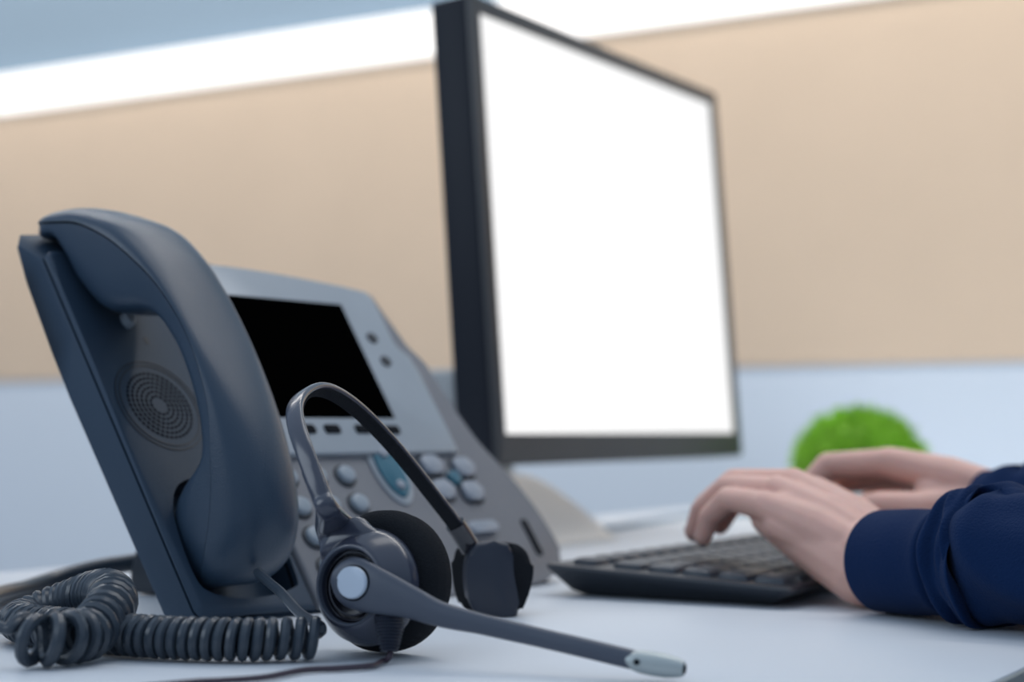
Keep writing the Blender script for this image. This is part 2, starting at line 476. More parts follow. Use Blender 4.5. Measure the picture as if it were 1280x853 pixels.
# cord socket at the lower end
J = onplane(322, 715, P(.036, 0), W)
jd = (P(0, -1, .35) - P(0, 0, 0)).normalized()
bm = bmesh.new(); box(bm, J - jd * .012, W, jd, W.cross(jd), (-.005, 0, -.005), (.005, .0125, .005), .0008); obj('cord_socket', bm, M_GAP, hs)

# ================================================================== COILED CORD
def helix(path, pitch, rad, wr, seg=8, per=16):
    L = [0]
    for a, b in zip(path, path[1:]): L.append(L[-1] + (b - a).length)
    fr = frames(path)
    pts = []; s = 0.0; ph_ = 0.0; i = 0; total = L[-1]
    while s < total:
        while i < len(L) - 2 and L[i + 1] < s: i += 1
        t = (s - L[i]) / max(1e-9, L[i + 1] - L[i])
        p = path[i].lerp(path[i + 1], t); sd = fr[i][1].lerp(fr[i + 1][1], t).normalized(); u = fr[i][2].lerp(fr[i + 1][2], t).normalized()
        f = s / total
        rr = rad(f) if callable(rad) else rad
        pts.append(p + sd * (rr * math.cos(ph_)) + u * (rr * math.sin(ph_)))
        pc = pitch(f) if callable(pitch) else pitch
        ph_ += 2 * math.pi / per; s += pc / per
    return pts
cpts = [(399, 800, .650), (362, 800, .648), (300, 800, .645), (240, 801, .648), (180, 802, .655), (125, 803, .668), (75, 798, .682), (38, 790, .692), (24, 782, .708), (42, 767, .722), (85, 752, .724), (120, 742, .712), (138, 744, .692), (139, 757, .672), (126, 777, .656), (105, 797, .643), (78, 813, .633), (50, 816, .629), (25, 806, .632)]
path = vcat([at(*p) for p in cpts], 14)
RC, WR = .0064, .0021
for i, p in enumerate(path): p.z = max(p.z, RC + WR + .0004 + .0018 * min(1, max(0, (i / len(path) - .45) / .15)))
cd = thing('coiled_cord', 'dark grey coiled handset cord bunched on the desk in front of the phone', 'cord', Vector((path[0].x, path[0].y, 0)))
hel = helix(path, lambda f: .0054 if f < .06 else (.0044 if f < .62 else (.0056 if f < .93 else .0066)), lambda f: RC if f < .55 else RC + .0014 * min(1, (f - .55) / .15), WR)
# lead from the coil up to the handset, and the straight lead to the back of the phone
J = at(322, 716, .7625)
lead = vcat([J, J.lerp(at(352, 742, .705), .55), at(352, 742, .700), at(376, 768, .672), at(401, 784, .652), hel[0] + Vector((0, 0, .0008)), hel[2], hel[4]], 8)
bm = bmesh.new(); tube(bm, lead, .0021, 8); obj('cord_lead', bm, M_CORD, cd)
bm = bmesh.new(); tube(bm, hel, lambda f: WR + .0004 * min(1, max(0, (f - .6) / .1)), 8); obj('coil', bm, M_CORD, cd)
end = hel[-1]
tail = vcat([hel[-3], end, end + Vector((-.012, .012, .001)), at(-20, 790, .70), at(-30, 772, .78), at(0, 750, .85), at(60, 728, .90), at(120, 711, .92), at(175, 702, .93), at(215, 690, .935)], 10)
for p in tail: p.z = max(p.z, .0053)
bm = bmesh.new(); tube(bm, tail, lambda f: .0022 if f < .3 else min(.0048, .0022 + (f - .3) * .012), 10); obj('tail_lead', bm, M_CORD, cd)

# ================================================================== HEADSET
AX = Vector((-math.sin(R(31)), -math.cos(R(31)), .10)).normalized()      # the ear cup faces this way (outwards)
RX = UP.cross(AX).normalized(); 
if RX.x < 0: RX = -RX
UX = RX.cross(AX).normalized()
if UX.z < 0: UX = -UX
EC = at(482, 733, .672); EC.z = .0283
hd = thing('headset', 'dark grey telephone headset with round foam ear pad and microphone boom', 'headset', Vector((EC.x, EC.y, 0)))
bm = bmesh.new()
fr_ = .0278
lathe(bm, [(0, -.004), (.010, -.0045), (.014, -.007), (.020, -.009), (.0245, -.0085), (.027, -.006), (fr_, -.001), (.0274, .004), (.0255, .0075), (.022, .0092), (.015, .0095), (0, .0095)], EC, AX, 56)
obj('ear_cushion', bm, M_FOAM, hd, angle=60, label='black foam ear cushion')
HC = onplane(438, 733, EC + AX * .0235, AX)                           # centre of the front ring
def hp(x, y, z): return HC + RX * x + UX * y + AX * z
def hpx(px, py, z=0.0):
    q = onplane(px, py, HC + AX * z, AX) - HC
    return q.dot(RX), q.dot(UX)
# housing: a round cup that runs up into the neck of the band
RO = .0150
def ring_pts(grow, z, shx=0.0):
    return [hp(shx + (RO + grow) * math.cos(q), (RO + grow) * 1.03 * math.sin(q), z) for q in [2 * math.pi * k / 72 for k in range(72)]]
bm = bmesh.new()
loft(bm, [ring_pts(.0040, -.0150, .0010), ring_pts(.0066, -.0132, .0010), ring_pts(.0070, -.0105, .0010), ring_pts(.0058, -.0062, .0006), ring_pts(.0030, -.0022), ring_pts(.0014, -.0003), ring_pts(.0006, .0005), ring_pts(-.0004, .0008)])
def cupcut():
    c = bmesh.new(); lathe(c, [(0, -.0075), (.0136, -.0075), (.0139, -.0035), (.0143, .004), (0, .004)], HC, AX, 48); return c
bm = cut(bm, cupcut); cup = obj('cup_housing', bm, M_HS, hd, angle=45, label='glossy dark cup housing')
# glossy rings inside the cup
bm = bmesh.new()
lathe(bm, [(.0098, -.0073), (.0134, -.0073), (.0136, -.0034), (.0132, -.0016), (.0126, -.0016), (.0122, -.0034), (.0117, -.0032), (.0113, -.0014), (.0106, -.0014), (.0101, -.004)], HC, AX, 56); obj('hub_ring', bm, M_HSD, cup, angle=50)
bm = bmesh.new(); lathe(bm, [(.0139, -.0006), (.0142, .0011), (.0147, .0015), (.0152, .0010), (.0154, .0002)], HC, AX, 56); obj('rim_ring', bm, M_HSM, cup, angle=60)
# boom disc and boom
BC = hpx(440, 729, .004)
bm = bmesh.new(); lathe(bm, [(0, -.007), (.0092, -.007), (.0096, .0002), (.0092, .0014), (.0080, .0020), (0, .0022)], hp(BC[0], BC[1], 0), AX, 48); obj('boom_hub', bm, M_HSM, hd, angle=50)
bpl = lambda x, y: onplane(x, y, HC + AX * .0025, AX)
RB = .0096
c_ = hp(BC[0], BC[1], .0025); d_ = (bpl(476, 741) - c_).normalized()
bp = [c_ - d_ * RB, c_ - d_ * RB * .5, c_, c_ + d_ * RB, at(510, 752, .6365), at(550, 768, .631), at(600, 780, .625), at(660, 794, .618), at(720, 808, .610), at(770, 820, .604), at(803, 828, .600)]
bpath = vcat(bp, 10)
slen = [0]
for a, b in zip(bpath, bpath[1:]): slen.append(slen[-1] + (b - a).length)
bw = [(0, .0097), (.006, .0094), (.015, .0080), (.025, .0062), (.038, .0047), (.055, .0038), (.080, .0035), (.5, .0034)]
def brad(L):
    if L < RB: return max(.0006, math.sqrt(max(0, RB * RB - (RB - L) ** 2)))
    L -= RB
    for (a, x), (b, y) in zip(bw, bw[1:]):
        if L <= b: return x + (y - x) * (L - a) / (b - a)
    return bw[-1][1]
bm = bmesh.new()
rings = []; nbp = len(bpath)
for i, (p, (t, s, u)) in enumerate(zip(bpath, frames(bpath))):
    r1 = brad(slen[i]); r2 = min(r1, .0030)
    sd = t.cross(AX).normalized(); fw = sd.cross(t).normalized()
    rings.append([p + sd * (r1 * math.copysign(abs(math.cos(a)) ** .85, math.cos(a))) + fw * (r2 * math.copysign(abs(math.sin(a)) ** .85, math.sin(a))) for a in [2 * math.pi * q / 16 for q in range(16)]])
loft(bm, rings); boom = obj('microphone_boom', bm, M_HSM, hd, angle=50)
# pale teardrop button on the hub
bt = hpx(438, 727, .006)
bm = bmesh.new()
tear = []
for q in range(32):
    a = 2 * math.pi * q / 32
    r_ = .0067 * (1 + .18 * math.cos(a + .5))
    tear.append((bt[0] + r_ * math.cos(a), bt[1] + r_ * .9 * math.sin(a)))
prism(bm, tear, HC, RX, UX, AX, .0025, .0072, .0010, 4, True); obj('hub_button', bm, M_BTN, boom, label='pale grey teardrop button')
bm = bmesh.new()
cx, cy = bt; out2 = [(cx + (x - cx) * 1.10, cy + (y - cy) * 1.10) for x, y in tear]
prism(bm, out2, HC, RX, UX, AX, .0015, .0058, .0004, 1, True); obj('button_surround', bm, M_GAP, boom)
# microphone tip
tp = bpath[-1]; td = (at(856, 837, .5955) - tp).normalized(); ts = td.cross(AX).normalized(); tf = ts.cross(td)
bm = bmesh.new()
rings = []
for s, a, b in ((-.0055, .0012, .0032), (-.0035, .0034, .0037), (-.0005, .0041, .0039), (.004, .0043, .0040), (.009, .0041, .0037), (.0128, .0034, .0031), (.0148, .0027, .0025)):
    rings.append([tp + td * s + ts * (a * math.cos(q)) + tf * (b * math.sin(q)) for q in [2 * math.pi * k / 18 for k in range(18)]])
loft(bm, rings); mtip = obj('microphone_tip', bm, M_MIC, hd, angle=50, label='metallic microphone tip')
bm = bmesh.new(); lathe(bm, [(0, 0), (.0011, 0), (.0011, .0006), (0, .0006)], tp - td * .0012 + tf * .0037, tf, 14); obj('tip_hole', bm, M_GAP, mtip)
bm = bmesh.new(); lathe(bm, [(0, 0), (.0019, 0), (.0019, .0006), (.0012, .0009), (0, .0009)], tp + td * .0146, td, 16); obj('microphone_grille', bm, M_GAP, mtip)
# band: neck sleeve, arch, far arm
band = [(424, 663, .6450), (413, 644, .6470), (403, 623, .6490), (394, 600, .6520), (380, 562, .6590), (370, 530, .6700), (369, 508, .6815), (379, 493, .6950), (397, 486, .7100), (420, 493, .7250), (452, 517, .7420), (495, 562, .7600), (540, 618, .7780), (572, 660, .7920), (588, 686, .8000)]
bpth = vcat([at(*p) for p in band], 8)
a3 = Vector((.26, .97, 0)).normalized(); mid = (bpth[0] + bpth[-1]) / 2
apex = max(bpth, key=lambda p: (p - mid).length)
l3 = (apex - mid); l3 = (l3 - a3 * l3.dot(a3)).normalized(); b3 = a3.cross(l3).normalized()
def bandmesh(i0, i1, wfun, th, tneg=None):
    bm = bmesh.new(); rings = []
    for i in range(i0, i1 + 1):
        t = (bpth[min(i + 1, len(bpth) - 1)] - bpth[max(i - 1, 0)]).normalized()
        wd = (b3 - t * b3.dot(t)).normalized(); up = wd.cross(t).normalized()
        w_ = wfun((i - i0) / (i1 - i0)); h_ = th
        rings.append([bpth[i] + wd * (w_ * math.copysign(abs(math.cos(q)) ** .6, math.cos(q))) + up * (h_ * math.copysign(abs(math.sin(q)) ** .75, math.sin(q))) for q in [2 * math.pi * k / 20 for k in range(20)]])
    loft(bm, rings); return bm
nb = len(bpth) - 1
yk = [(onplane(454, 730, HC + AX * -.0095, AX), .0150, .0050), (onplane(446, 704, HC + AX * -.0088, AX), .0163, .0050), (onplane(432, 679, HC + AX * -.0074, AX), .0128, .0050), (onplane(418, 657, HC + AX * -.0058, AX), .0078, .0041), (bpth[11], .0045, .0034), (bpth[16], .0040, .0029), (bpth[22], .0040, .0027), (bpth[27], .0040, .0025)]
yk = catmull([(*p, a, b) for p, a, b in yk], 8)
bm = bmesh.new(); rings = []
for i, q in enumerate(yk):
    f = min(1, i / (len(yk) * .62)); p = Vector(q[:3])
    t = (Vector(yk[min(i + 1, len(yk) - 1)][:3]) - Vector(yk[max(i - 1, 0)][:3])).normalized()
    wd = RX.lerp(b3 if b3.dot(RX) > 0 else -b3, f); wd = (wd - t * wd.dot(t)).normalized(); up = wd.cross(t).normalized()
    rings.append([p + wd * (q[3] * math.copysign(abs(math.cos(a)) ** (1.0 - .25 * f), math.cos(a))) + up * (q[4] * math.copysign(abs(math.sin(a)) ** (1.0 - .2 * f), math.sin(a))) for a in [2 * math.pi * k / 28 for k in range(28)]])
loft(bm, rings); obj('yoke', bm, M_HS, hd, angle=50)
hb = obj('headband', bandmesh(20, nb - 6, lambda f: .0038 if f < .5 else .0038 - .0006 * (f - .5), .0018), M_HS, hd, angle=50)
obj('band_end', bandmesh(nb - 9, nb, lambda f: .0046, .0034), M_HSD, hd, angle=50)
bm = bmesh.new(); rings = []
for i in range(26, nb - 7):
    t = (bpth[i + 1] - bpth[i - 1]).normalized(); wd = (b3 - t * b3.dot(t)).normalized(); up = wd.cross(t).normalized()
    if up.dot(mid - bpth[i]) < 0: up = -up
    rings.append([bpth[i] + up * .0019 + wd * (.0031 * math.cos(q)) + up * (.0011 * math.sin(q)) for q in [2 * math.pi * k / 12 for k in range(12)]])
loft(bm, rings); obj('lining', bm, M_FOAM, hb, label='soft black lining')
# pad at the far end of the band
TC = at(614, 722, .812)
tx = Vector((.93, .37, 0)).normalized(); ty = Vector((-tx.y, tx.x, 0)); 
bm = bmesh.new()
prism(bm, catmull([(-.0165, .010), (-.0150, -.006), (-.010, -.0165), (.001, -.0185), (.0095, -.0165), (.0155, -.004), (.0165, .0085), (.011, .0155), (.0, .0165), (-.012, .0155)], 4, True), TC, tx, UP, ty, -.012, .010, .005, 4)
for v in bm.verts: v.co.z = max(v.co.z, .0004)
obj('temple_pad', bm, M_FOAM, hd, angle=60, label='black pad at the far end of the band')
bm = bmesh.new()
prism(bm, catmull([(-.0175, .008), (-.0165, -.008), (-.010, -.0165), (.003, -.0180), (.0085, -.0150), (.0055, .003), (.0035, .0165), (-.012, .0172)], 4, True), TC, tx, UP, ty, -.0150, -.0095, .0025, 3)
for v in bm.verts: v.co.z = max(v.co.z, .0004)
obj('pad_plate', bm, M_PADP, hd, angle=50)
bm = bmesh.new(); tube(bm, vcat([at(592, 690, .801), at(604, 697, .803), at(622, 697, .808)], 6), .0052, 12); obj('pad_joint', bm, M_HSM, hd)
# strain relief and wire
s0, s1 = at(487, 772, .645), at(487, 815, .642)
bm = bmesh.new(); prof = []
for k in range(0, 85):
    f = k / 84; prof.append(((.0054 if f < .25 else .0054 - .0023 * (f - .25) / .75) + .0004 * math.sin(k * math.pi / 4), f * (s1 - s0).length))
lathe(bm, [(0, 0)] + prof + [(0, (s1 - s0).length)], s0, (s1 - s0), 24, ref=Vector((0, 1, 0))); obj('strain_relief', bm, M_PADP, hd, angle=70)
wpts = [s1 - (s1 - s0) * .1, at(487, 821, .641), at(478, 829, .640), tab(462, 833, .0016), tab(420, 836, .0016), tab(380, 838, .0016), tab(330, 847, .0016), tab(280, 851, .0016), tab(230, 854, .0016), tab(120, 868, .0016), tab(20, 905, .0016)]
wp_ = vcat(wpts, 8)
for p in wp_: p.z = max(p.z, .0014)
bm = bmesh.new(); tube(bm, wp_, .0011, 8); obj('headset_wire', bm, M_WIRE, hd)

# ================================================================== MONITOR
mb = at(621, 581, 1.16)
mtop = onplane(585, -9, mb, D)
MU = (mtop - mb).normalized(); MN = D.cross(MU).normalized()
if MN.dot(Nn) < 0: MN = -MN
MH = (mtop - mb).length
rt = onplane(926, 570, mb, MN); MW = (rt - mb).dot(D)
mo = thing('monitor', 'black computer monitor with blank bright white screen', 'monitor', dn((mb + D * MW / 2).dot(D), -.72, 0))
MC = mb
def mbx(lo, hi, bev=.0, m=M_MON, name='casing', seg=3, **k):
    bm = bmesh.new(); box(bm, MC, D, MU, MN, lo, hi, bev, seg); return obj(name, bm, m, mo, **k)
mbx((0, 0, -.032), (MW, MH, -.002), .003)
bz, bb = .0118, .0205
bm = bmesh.new()
def rim(bm, x0, y0, x1, y1, i0, j0, i1, j1, z0, z1):
    o = [(x0, y0), (x1, y0), (x1, y1), (x0, y1)]; q = [(i0, j0), (i1, j0), (i1, j1), (i0, j1)]
    A = [[bm.verts.new(MC + D * x + MU * y + MN * z) for x, y in pts] for pts, z in ((o, z0), (o, z1), (q, z1), (q, z0))]
    for a, b in ((0, 1), (1, 2), (2, 3), (3, 0)):
        for i in range(4):
            j = (i + 1) % 4; bm.faces.new((A[a][i], A[a][j], A[b][j], A[b][i]))
rim(bm, .0005, .0005, MW - .0005, MH - .0005, bz, bb, MW - bz, MH - bz, -.003, .002)
bmesh.ops.bevel(bm, geom=[e for e in bm.edges], offset=.0007, segments=2, affect='EDGES', clamp_overlap=True)
obj('bezel', bm, M_BEZ, mo)
mbx((bz - .001, bb - .001, -.004), (MW - bz + .001, MH - bz + .001, -.0005), 0, M_SCREEN, 'screen', smooth=False, label='blank bright white screen')
mbx((.06, .05, -.052), (MW - .06, MH - .06, -.0315), .012, M_MON, 'back_cover')
# neck and sloping foot
dc = (mb + D * MW / 2).dot(D) - .02
bm = bmesh.new(); box(bm, Vector(), D, Nn, UP, (1.12, -.758, .03), (1.212, -.722, .135), .006, 3); obj('neck', bm, M_NECK, mo, label='grey neck')
pf = catmull([(-.805, .0005), (-.805, .018), (-.79, .040), (-.76, .052), (-.715, .051), (-.690, .044), (-.660, .026), (-.635, .008), (-.626, .003), (-.625, .0005)], 4)
bm = bmesh.new(); prism(bm, [(a, b) for a, b in pf], Vector(), Nn, UP, D, 1.05, 1.205, .006, 3); obj('foot', bm, M_STAND, mo, angle=35, label='pale sloping foot')

# ================================================================== KEYBOARD
KD0, KD1, KN0, KN1 = .781, 1.225, -.450, -.3115
kb = thing('keyboard', 'black computer keyboard under the typing hands', 'keyboard', dn(1.0, -.37, 0))
zf = lambda n: .0106 + (KN1 - n) / (KN1 - KN0) * .0065
bm = bmesh.new()
ring = []
for dd, e in ((KD0, 0), (KD0 + .004, 1), (KD1 - .004, 1), (KD1, 0)): pass
def krim(ins, zz, under=False):
    o = rrect(KD0 + ins, KN0 + ins, KD1 - ins, KN1 - ins, max(.003, .007 - ins), 4)
    return [dn(a, b, zz(b) if callable(zz) else zz) for a, b in o]
loft(bm, [krim(.016, .0006), krim(.011, .003), krim(.001, lambda n: zf(n) - .003), krim(0, lambda n: zf(n) - .0015), krim(.0012, lambda n: zf(n))])
obj('case', bm, M_KB, kb, angle=40)
def kkey(d0, d1, n0, n1):
    bm = bmesh.new()
    for (i, z0, z1) in ((0, 0, 1),):
        lo = [dn(a, b, zf(b) - .0004) for a, b in rrect(d0, n0, d1, n1, .0015, 2)]
        mi = [dn(a, b, zf(b) + .0024) for a, b in rrect(d0 + .0008, n0 + .0008, d1 - .0008, n1 - .0008, .0018, 2)]
        hi = [dn(a, b, zf(b) + .0032) for a, b in rrect(d0 + .0024, n0 + .0020, d1 - .0024, n1 - .0024, .0018, 2)]
        loft(bm, [lo, mi, hi])
    obj('key', bm, M_KEY, kb, angle=40)
kw = .0182
dk0 = KD0 + .0125
for row in range(6):
    n1 = KN0 + .011 + row * .0198; n1 += .004 if row else 0
    n1e = n1 + (.0140 if row == 0 else .0166)
    spans = {0: [1] * 14, 1: [1] * 13 + [2], 2: [1.5] + [1] * 12 + [1.5], 3: [1.8] + [1] * 11 + [2.2], 4: [2.3] + [1] * 10 + [2.7], 5: [1.4, 1.2, 1.4, 5.5, 1.3, 1.4, 1.4, 1.4]}[row]
    x = dk0; k = (15 * kw) / sum(spans)
    for s in spans:
        kkey(x + .0006, x + s * k - .0006, n1, n1e); x += s * k
    if row >= 1:
        x = dk0 + 15 * kw + .012
        for _ in range(4 if row < 5 else 3):
            if row in (1, 2, 3, 4, 5): kkey(x + .0006, x + kw * 1.9 - .0006, n1, n1e)
            x += kw * 1.95

kc = vcat([dn(1.12, KN0 - .001, .0065), dn(1.16, KN0 - .03, .003), dn(1.30, -.50, .0028), dn(1.50, -.58, .0028), dn(1.60, -.67, .0028), dn(1.54, -.715, .0028), dn(1.40, -.70, .0028), dn(1.28, -.69, .0028), dn(1.235, -.74, .0028), dn(1.24, -.80, .0028)], 8)
bm = bmesh.new(); tube(bm, kc, .0026, 8); obj('cable', bm, M_PAPER, kb, label='grey keyboard cable curving over the desk')

# ================================================================== PERSON (hands and sleeves)
def capsule(bm, a, b, ra, rb, seg=12):
    a, b = Vector(a), Vector(b); t = (b - a)
    L = t.length
    if L < 1e-6: return
    t.normalize()
    s = t.cross(Vector((.31, .77, .55))).normalized(); u = s.cross(t)
    rings = []
    for k in range(4): 
        q = math.pi / 2 * (1 - k / 4) ; rings.append((a - t * ra * math.sin(q), max(1e-5, ra * math.cos(q))))
    rings.append((a, ra)); rings.append((b, rb))
    for k in range(1, 5):
        q = math.pi / 2 * (k / 4); rings.append((b + t * rb * math.sin(q), max(1e-5, rb * math.cos(q))))
    loft(bm, [[c + s * (r_ * math.cos(2 * math.pi * i / seg)) + u * (r_ * math.sin(2 * math.pi * i / seg)) for i in range(seg)] for c, r_ in rings])

class Hand:
    def __init__(s, wrist, fwd, pitch, roll, thumb, sc=1.0):
        s.o = Vector(wrist); f = Vector((fwd[0], fwd[1], 0)).normalized()
        right = f.cross(UP).normalized()
        f2 = (f * math.cos(R(pitch)) + UP * math.sin(R(pitch))).normalized()
        u2 = right.cross(f2).normalized()
        rr = Matrix.Rotation(R(roll), 3, f2)
        s.f, s.r, s.u = f2, rr @ right, rr @ u2
        s.t = thumb; s.sc = sc; s.heel = []; s.tips = []
    def p(s, x, y, z): return s.o + (s.f * x + s.r * (y * s.t) + s.u * z) * s.sc
    def build(s, bm, curls, thumb_pts, arm):
        sc = s.sc
        mc = [(.079, .026, .003), (.082, .006, .006), (.077, -.013, .003), (.069, -.030, -.003)]
        wr = [(0, .014, .002), (0, .005, .003), (0, -.006, .002), (0, -.014, -.001)]
        rad = [(.0145, .0102), (.015, .0105), (.0145, .0100), (.0135, .0088)]
        ph_ = [(.041, .025, .021), (.045, .028, .022), (.042, .026, .022), (.033, .020, .019)]
        fr_ = [tuple(q * 1.06 for q in r_) for r_ in [(.0096, .0085, .0075, .0060), (.0098, .0086, .0076, .0060), (.0092, .0082, .0072, .0058), (.0084, .0076, .0068, .0055)]]
        for i in range(4):
            a, b = s.p(*wr[i]), s.p(*mc[i])
            m_ = s.p(*[(wr[i][q] + mc[i][q]) / 2 + (0, 0, .002)[q] for q in range(3)])
            capsule(bm, a, m_, rad[i][0] * sc, rad[i][0] * .95 * sc); capsule(bm, m_, b, rad[i][0] * .95 * sc, rad[i][1] * sc * 1.06)
            if i < 3:
                j = i + 1
                for g in (.5,):
                    a2 = s.p(*[(wr[i][q] + wr[j][q]) / 2 for q in range(3)]); b2 = s.p(*[(mc[i][q] + mc[j][q]) / 2 - (.012, 0, .001)[q] for q in range(3)])
                    capsule(bm, a2, b2, .0135 * sc, .0105 * sc)
        # heel of the hand and thumb mound
        capsule(bm, s.p(.014, -.016, -.008), s.p(.055, -.028, -.009), .0125 * sc, .010 * sc)
        if s.heel:
            for (a, ra), (b, rb) in zip(s.heel, s.heel[1:]): capsule(bm, a, b, ra, rb)
        capsule(bm, s.p(.012, .016, -.008), s.p(.045, .026, -.010), .014 * sc, .011 * sc)
        for i in range(4):
            ang = 0; pos = Vector(mc[i]); c = curls[i]
            spread = c[3] if len(c) > 3 else 0
            for k in range(3):
                ang += c[k]
                dx, dz = math.cos(R(ang)), -math.sin(R(ang))
                nxt = pos + Vector((dx * math.cos(R(spread)), dx * math.sin(R(spread)), dz)) * ph_[i][k]
                end_ = nxt if k < 2 else pos.lerp(nxt, .72)
                capsule(bm, s.p(*pos), s.p(*end_), fr_[i][k] * sc, fr_[i][k + 1] * sc)
                if k == 2: s.tips.append((s.p(*pos), s.p(*end_), s.p(*(pos + Vector((math.sin(R(ang)), 0, math.cos(R(ang)))))) - s.p(*pos), fr_[i][3] * sc, s.p(0, 1, 0) - s.p(0, 0, 0)))
                pos = nxt
        for a, b, ra, rb in zip(thumb_pts, thumb_pts[1:], (.0150, .0112, .0098), (.0112, .0098, .0072)):
            capsule(bm, s.p(*a), s.p(*b), ra * sc, rb * sc)
        q0, q1 = s.p(*thumb_pts[-2]), s.p(*thumb_pts[-1])
        # forearm
        for (a, ra), (b, rb) in zip(arm, arm[1:]): 
            for off in (-.009, .009):
                sd = (b - a).cross(UP).normalized() * off
                capsule(bm, a + sd, b + sd, ra, rb)

pr = thing('person', 'person in a navy sweatshirt typing with both hands on the black keyboard', 'person', dn(.95, .10, -TZ))
bm = bmesh.new()
Lw = Vector((.1832, .8505, .0256))
LE = Vector((.345, .628, .035))                      # left elbow
Lf = (-math.cos(R(49.2)), math.sin(R(49.2)))
HL = Hand(Lw, Lf, 24.5, 3.4, 1, .84)
HL.heel = [(at(1110, 716, .835), .0180), (at(1078, 716, .842), .0170), (at(1014, 678, .866), .0142), (at(964, 645, .884), .0112)]
HL.build(bm, [(22, 33, 28, -9), (24, 35, 31, -4), (23, 36, 32, 3), (19, 42, 34, 7)], [(.020, .018, -.008), (.046, .032, -.017), (.070, .034, -.022), (.090, .030, -.026)], [(Lw, .0180), (Lw.lerp(LE, .25), .021), (Lw.lerp(LE, .5), .026)])
Rw = at(1260, 630, .985)
Rf = (-.86, .50)
RE = Rw + Vector((.225, -.07, .0))
HR = Hand(Rw, Rf, 14, 12, -1, .86)
HR.build(bm, [(18, 45, 30, 3), (20, 48, 30, 0), (22, 50, 32, -2), (22, 48, 30, -6)], [(.020, .020, -.010), (.046, .038, -.022), (.070, .044, -.028), (.090, .040, -.036)], [(Rw, .0180), (Rw.lerp(RE, .25), .022), (Rw.lerp(RE, .5), .026)])
def remesh(o):
    m = o.modifiers.new('r', 'REMESH'); m.mode = 'VOXEL'; m.voxel_size = .0011; m.use_smooth_shade = True
    m2 = o.modifiers.new('s', 'SMOOTH'); m2.factor = .5; m2.iterations = 6
bm = baked(bm, remesh)
for v in bm.verts: v.co.z = max(v.co.z, .0006)
bdy = obj('body', bm, M_SKIN, pr, angle=180)
for H_ in (HL, HR):
    for a, b, upv, r_, sdv in H_.tips:
        t = (b - a).normalized(); upv = (upv - t * upv.dot(t)).normalized(); sd = t.cross(upv)
        c = b + upv * (r_ * .80) - t * .001
        bm = bmesh.new(); prism(bm, oval(0, 0, .0044, .0034, 16), c, t, sd, upv, -.0016, .0006, .0008, 2, True); obj('fingernail', bm, M_NAIL, bdy)

def sleeve(pts, radii, sq, folds, split, seg=44, amp=.004, seed=0, kk=10):
    path = vcat(pts, kk); n = len(path); fr = frames(path); rings = []
    rr_ = catmull([(r_,) for r_ in radii], kk)
    for i, (p, (t, s, u)) in enumerate(zip(path, fr)):
        f = i / (n - 1); ring = []
        for q in range(seg):
            a = 2 * math.pi * q / seg
            r_ = rr_[i][0]
            for fc, fw, fa, tilt in folds:
                x = (f - fc - tilt * math.sin(a + seed)) / fw
                r_ += fa * math.exp(-x * x)
            if f > split: r_ += amp * (noise.noise(Vector((f * 26 + math.sin(a) * 1.4, math.cos(a) * 1.6, seed + 3.1)))) * min(1, (f - split) * 12)
            ring.append(p + s * (r_ * math.cos(a)) + u * (r_ * sq * math.sin(a)))
        rings.append(ring)
    for r_ in rings:
        for v in r_: v.z = max(v.z, .0008)
    # the cuff opening is turned inwards so that it has a thickness
    c0 = path[0]; t0 = fr[0][0]; k = int(split * (n - 1)) + 1
    inner = [[c0 + (v - c0) * .97 - t0 * .0012 for v in rings[0]], [c0 + (v - c0) * .90 + t0 * .0005 for v in rings[0]], [c0 + (v - c0) * .86 + t0 * .015 for v in rings[0]]]
    for r_ in inner:
        for v in r_: v.z = max(v.z, .0008)
    tuck = [[path[k + j] + (v - path[k + j]) * (.985 - .03 * j) for v in rings[k + j]] for j in (1, 2)]
    b1 = bmesh.new(); loft(b1, list(reversed(inner)) + rings[:k + 1] + tuck, cap=False)
    b2 = bmesh.new(); loft(b2, rings[k:])
    so = obj('sleeve', b2, M_SHIRT, pr, angle=180, sub=1)
    obj('cuff', b1, M_CUFF, so, angle=180, sub=1)
SHL = LE + Vector((.10, .09, .30))
lpts = [at(1106, 702, .820), at(1146, 703, .801), at(1184, 703, .784), at(1220, 700, .769), at(1250, 699, .758), at(1285, 699, .745), LE.lerp(at(1280, 698, .738), .35) + Vector((0, 0, .006)), LE + Vector((.01, -.01, .02)), LE + Vector((.04, .02, .12)), SHL]
sleeve(lpts, [.0255, .0258, .0256, .0312, .0318, .0325, .037, .044, .052, .058], .97, [(.262, .012, -.0055, .010), (.300, .014, .0030, .012), (.345, .014, -.0050, -.018), (.375, .012, .0030, .022), (.405, .012, -.0040, .026), (.45, .016, .003, -.02), (.48, .016, -.004, .022), (.55, .04, -.004, .02)], .262, amp=.007, seed=1)
SHR = RE + Vector((.10, -.05, .32))
rpts = [at(1232, 640, .975), at(1262, 642, .965), at(1300, 646, .955), Rw.lerp(RE, .55), RE, RE + Vector((.035, 0, .1)), SHR]
sleeve(rpts, [.0250, .026, .031, .034, .042, .050, .058], .95, [(.22, .02, -.004, .01), (.26, .02, .004, .01)], .2, amp=.006, seed=4)

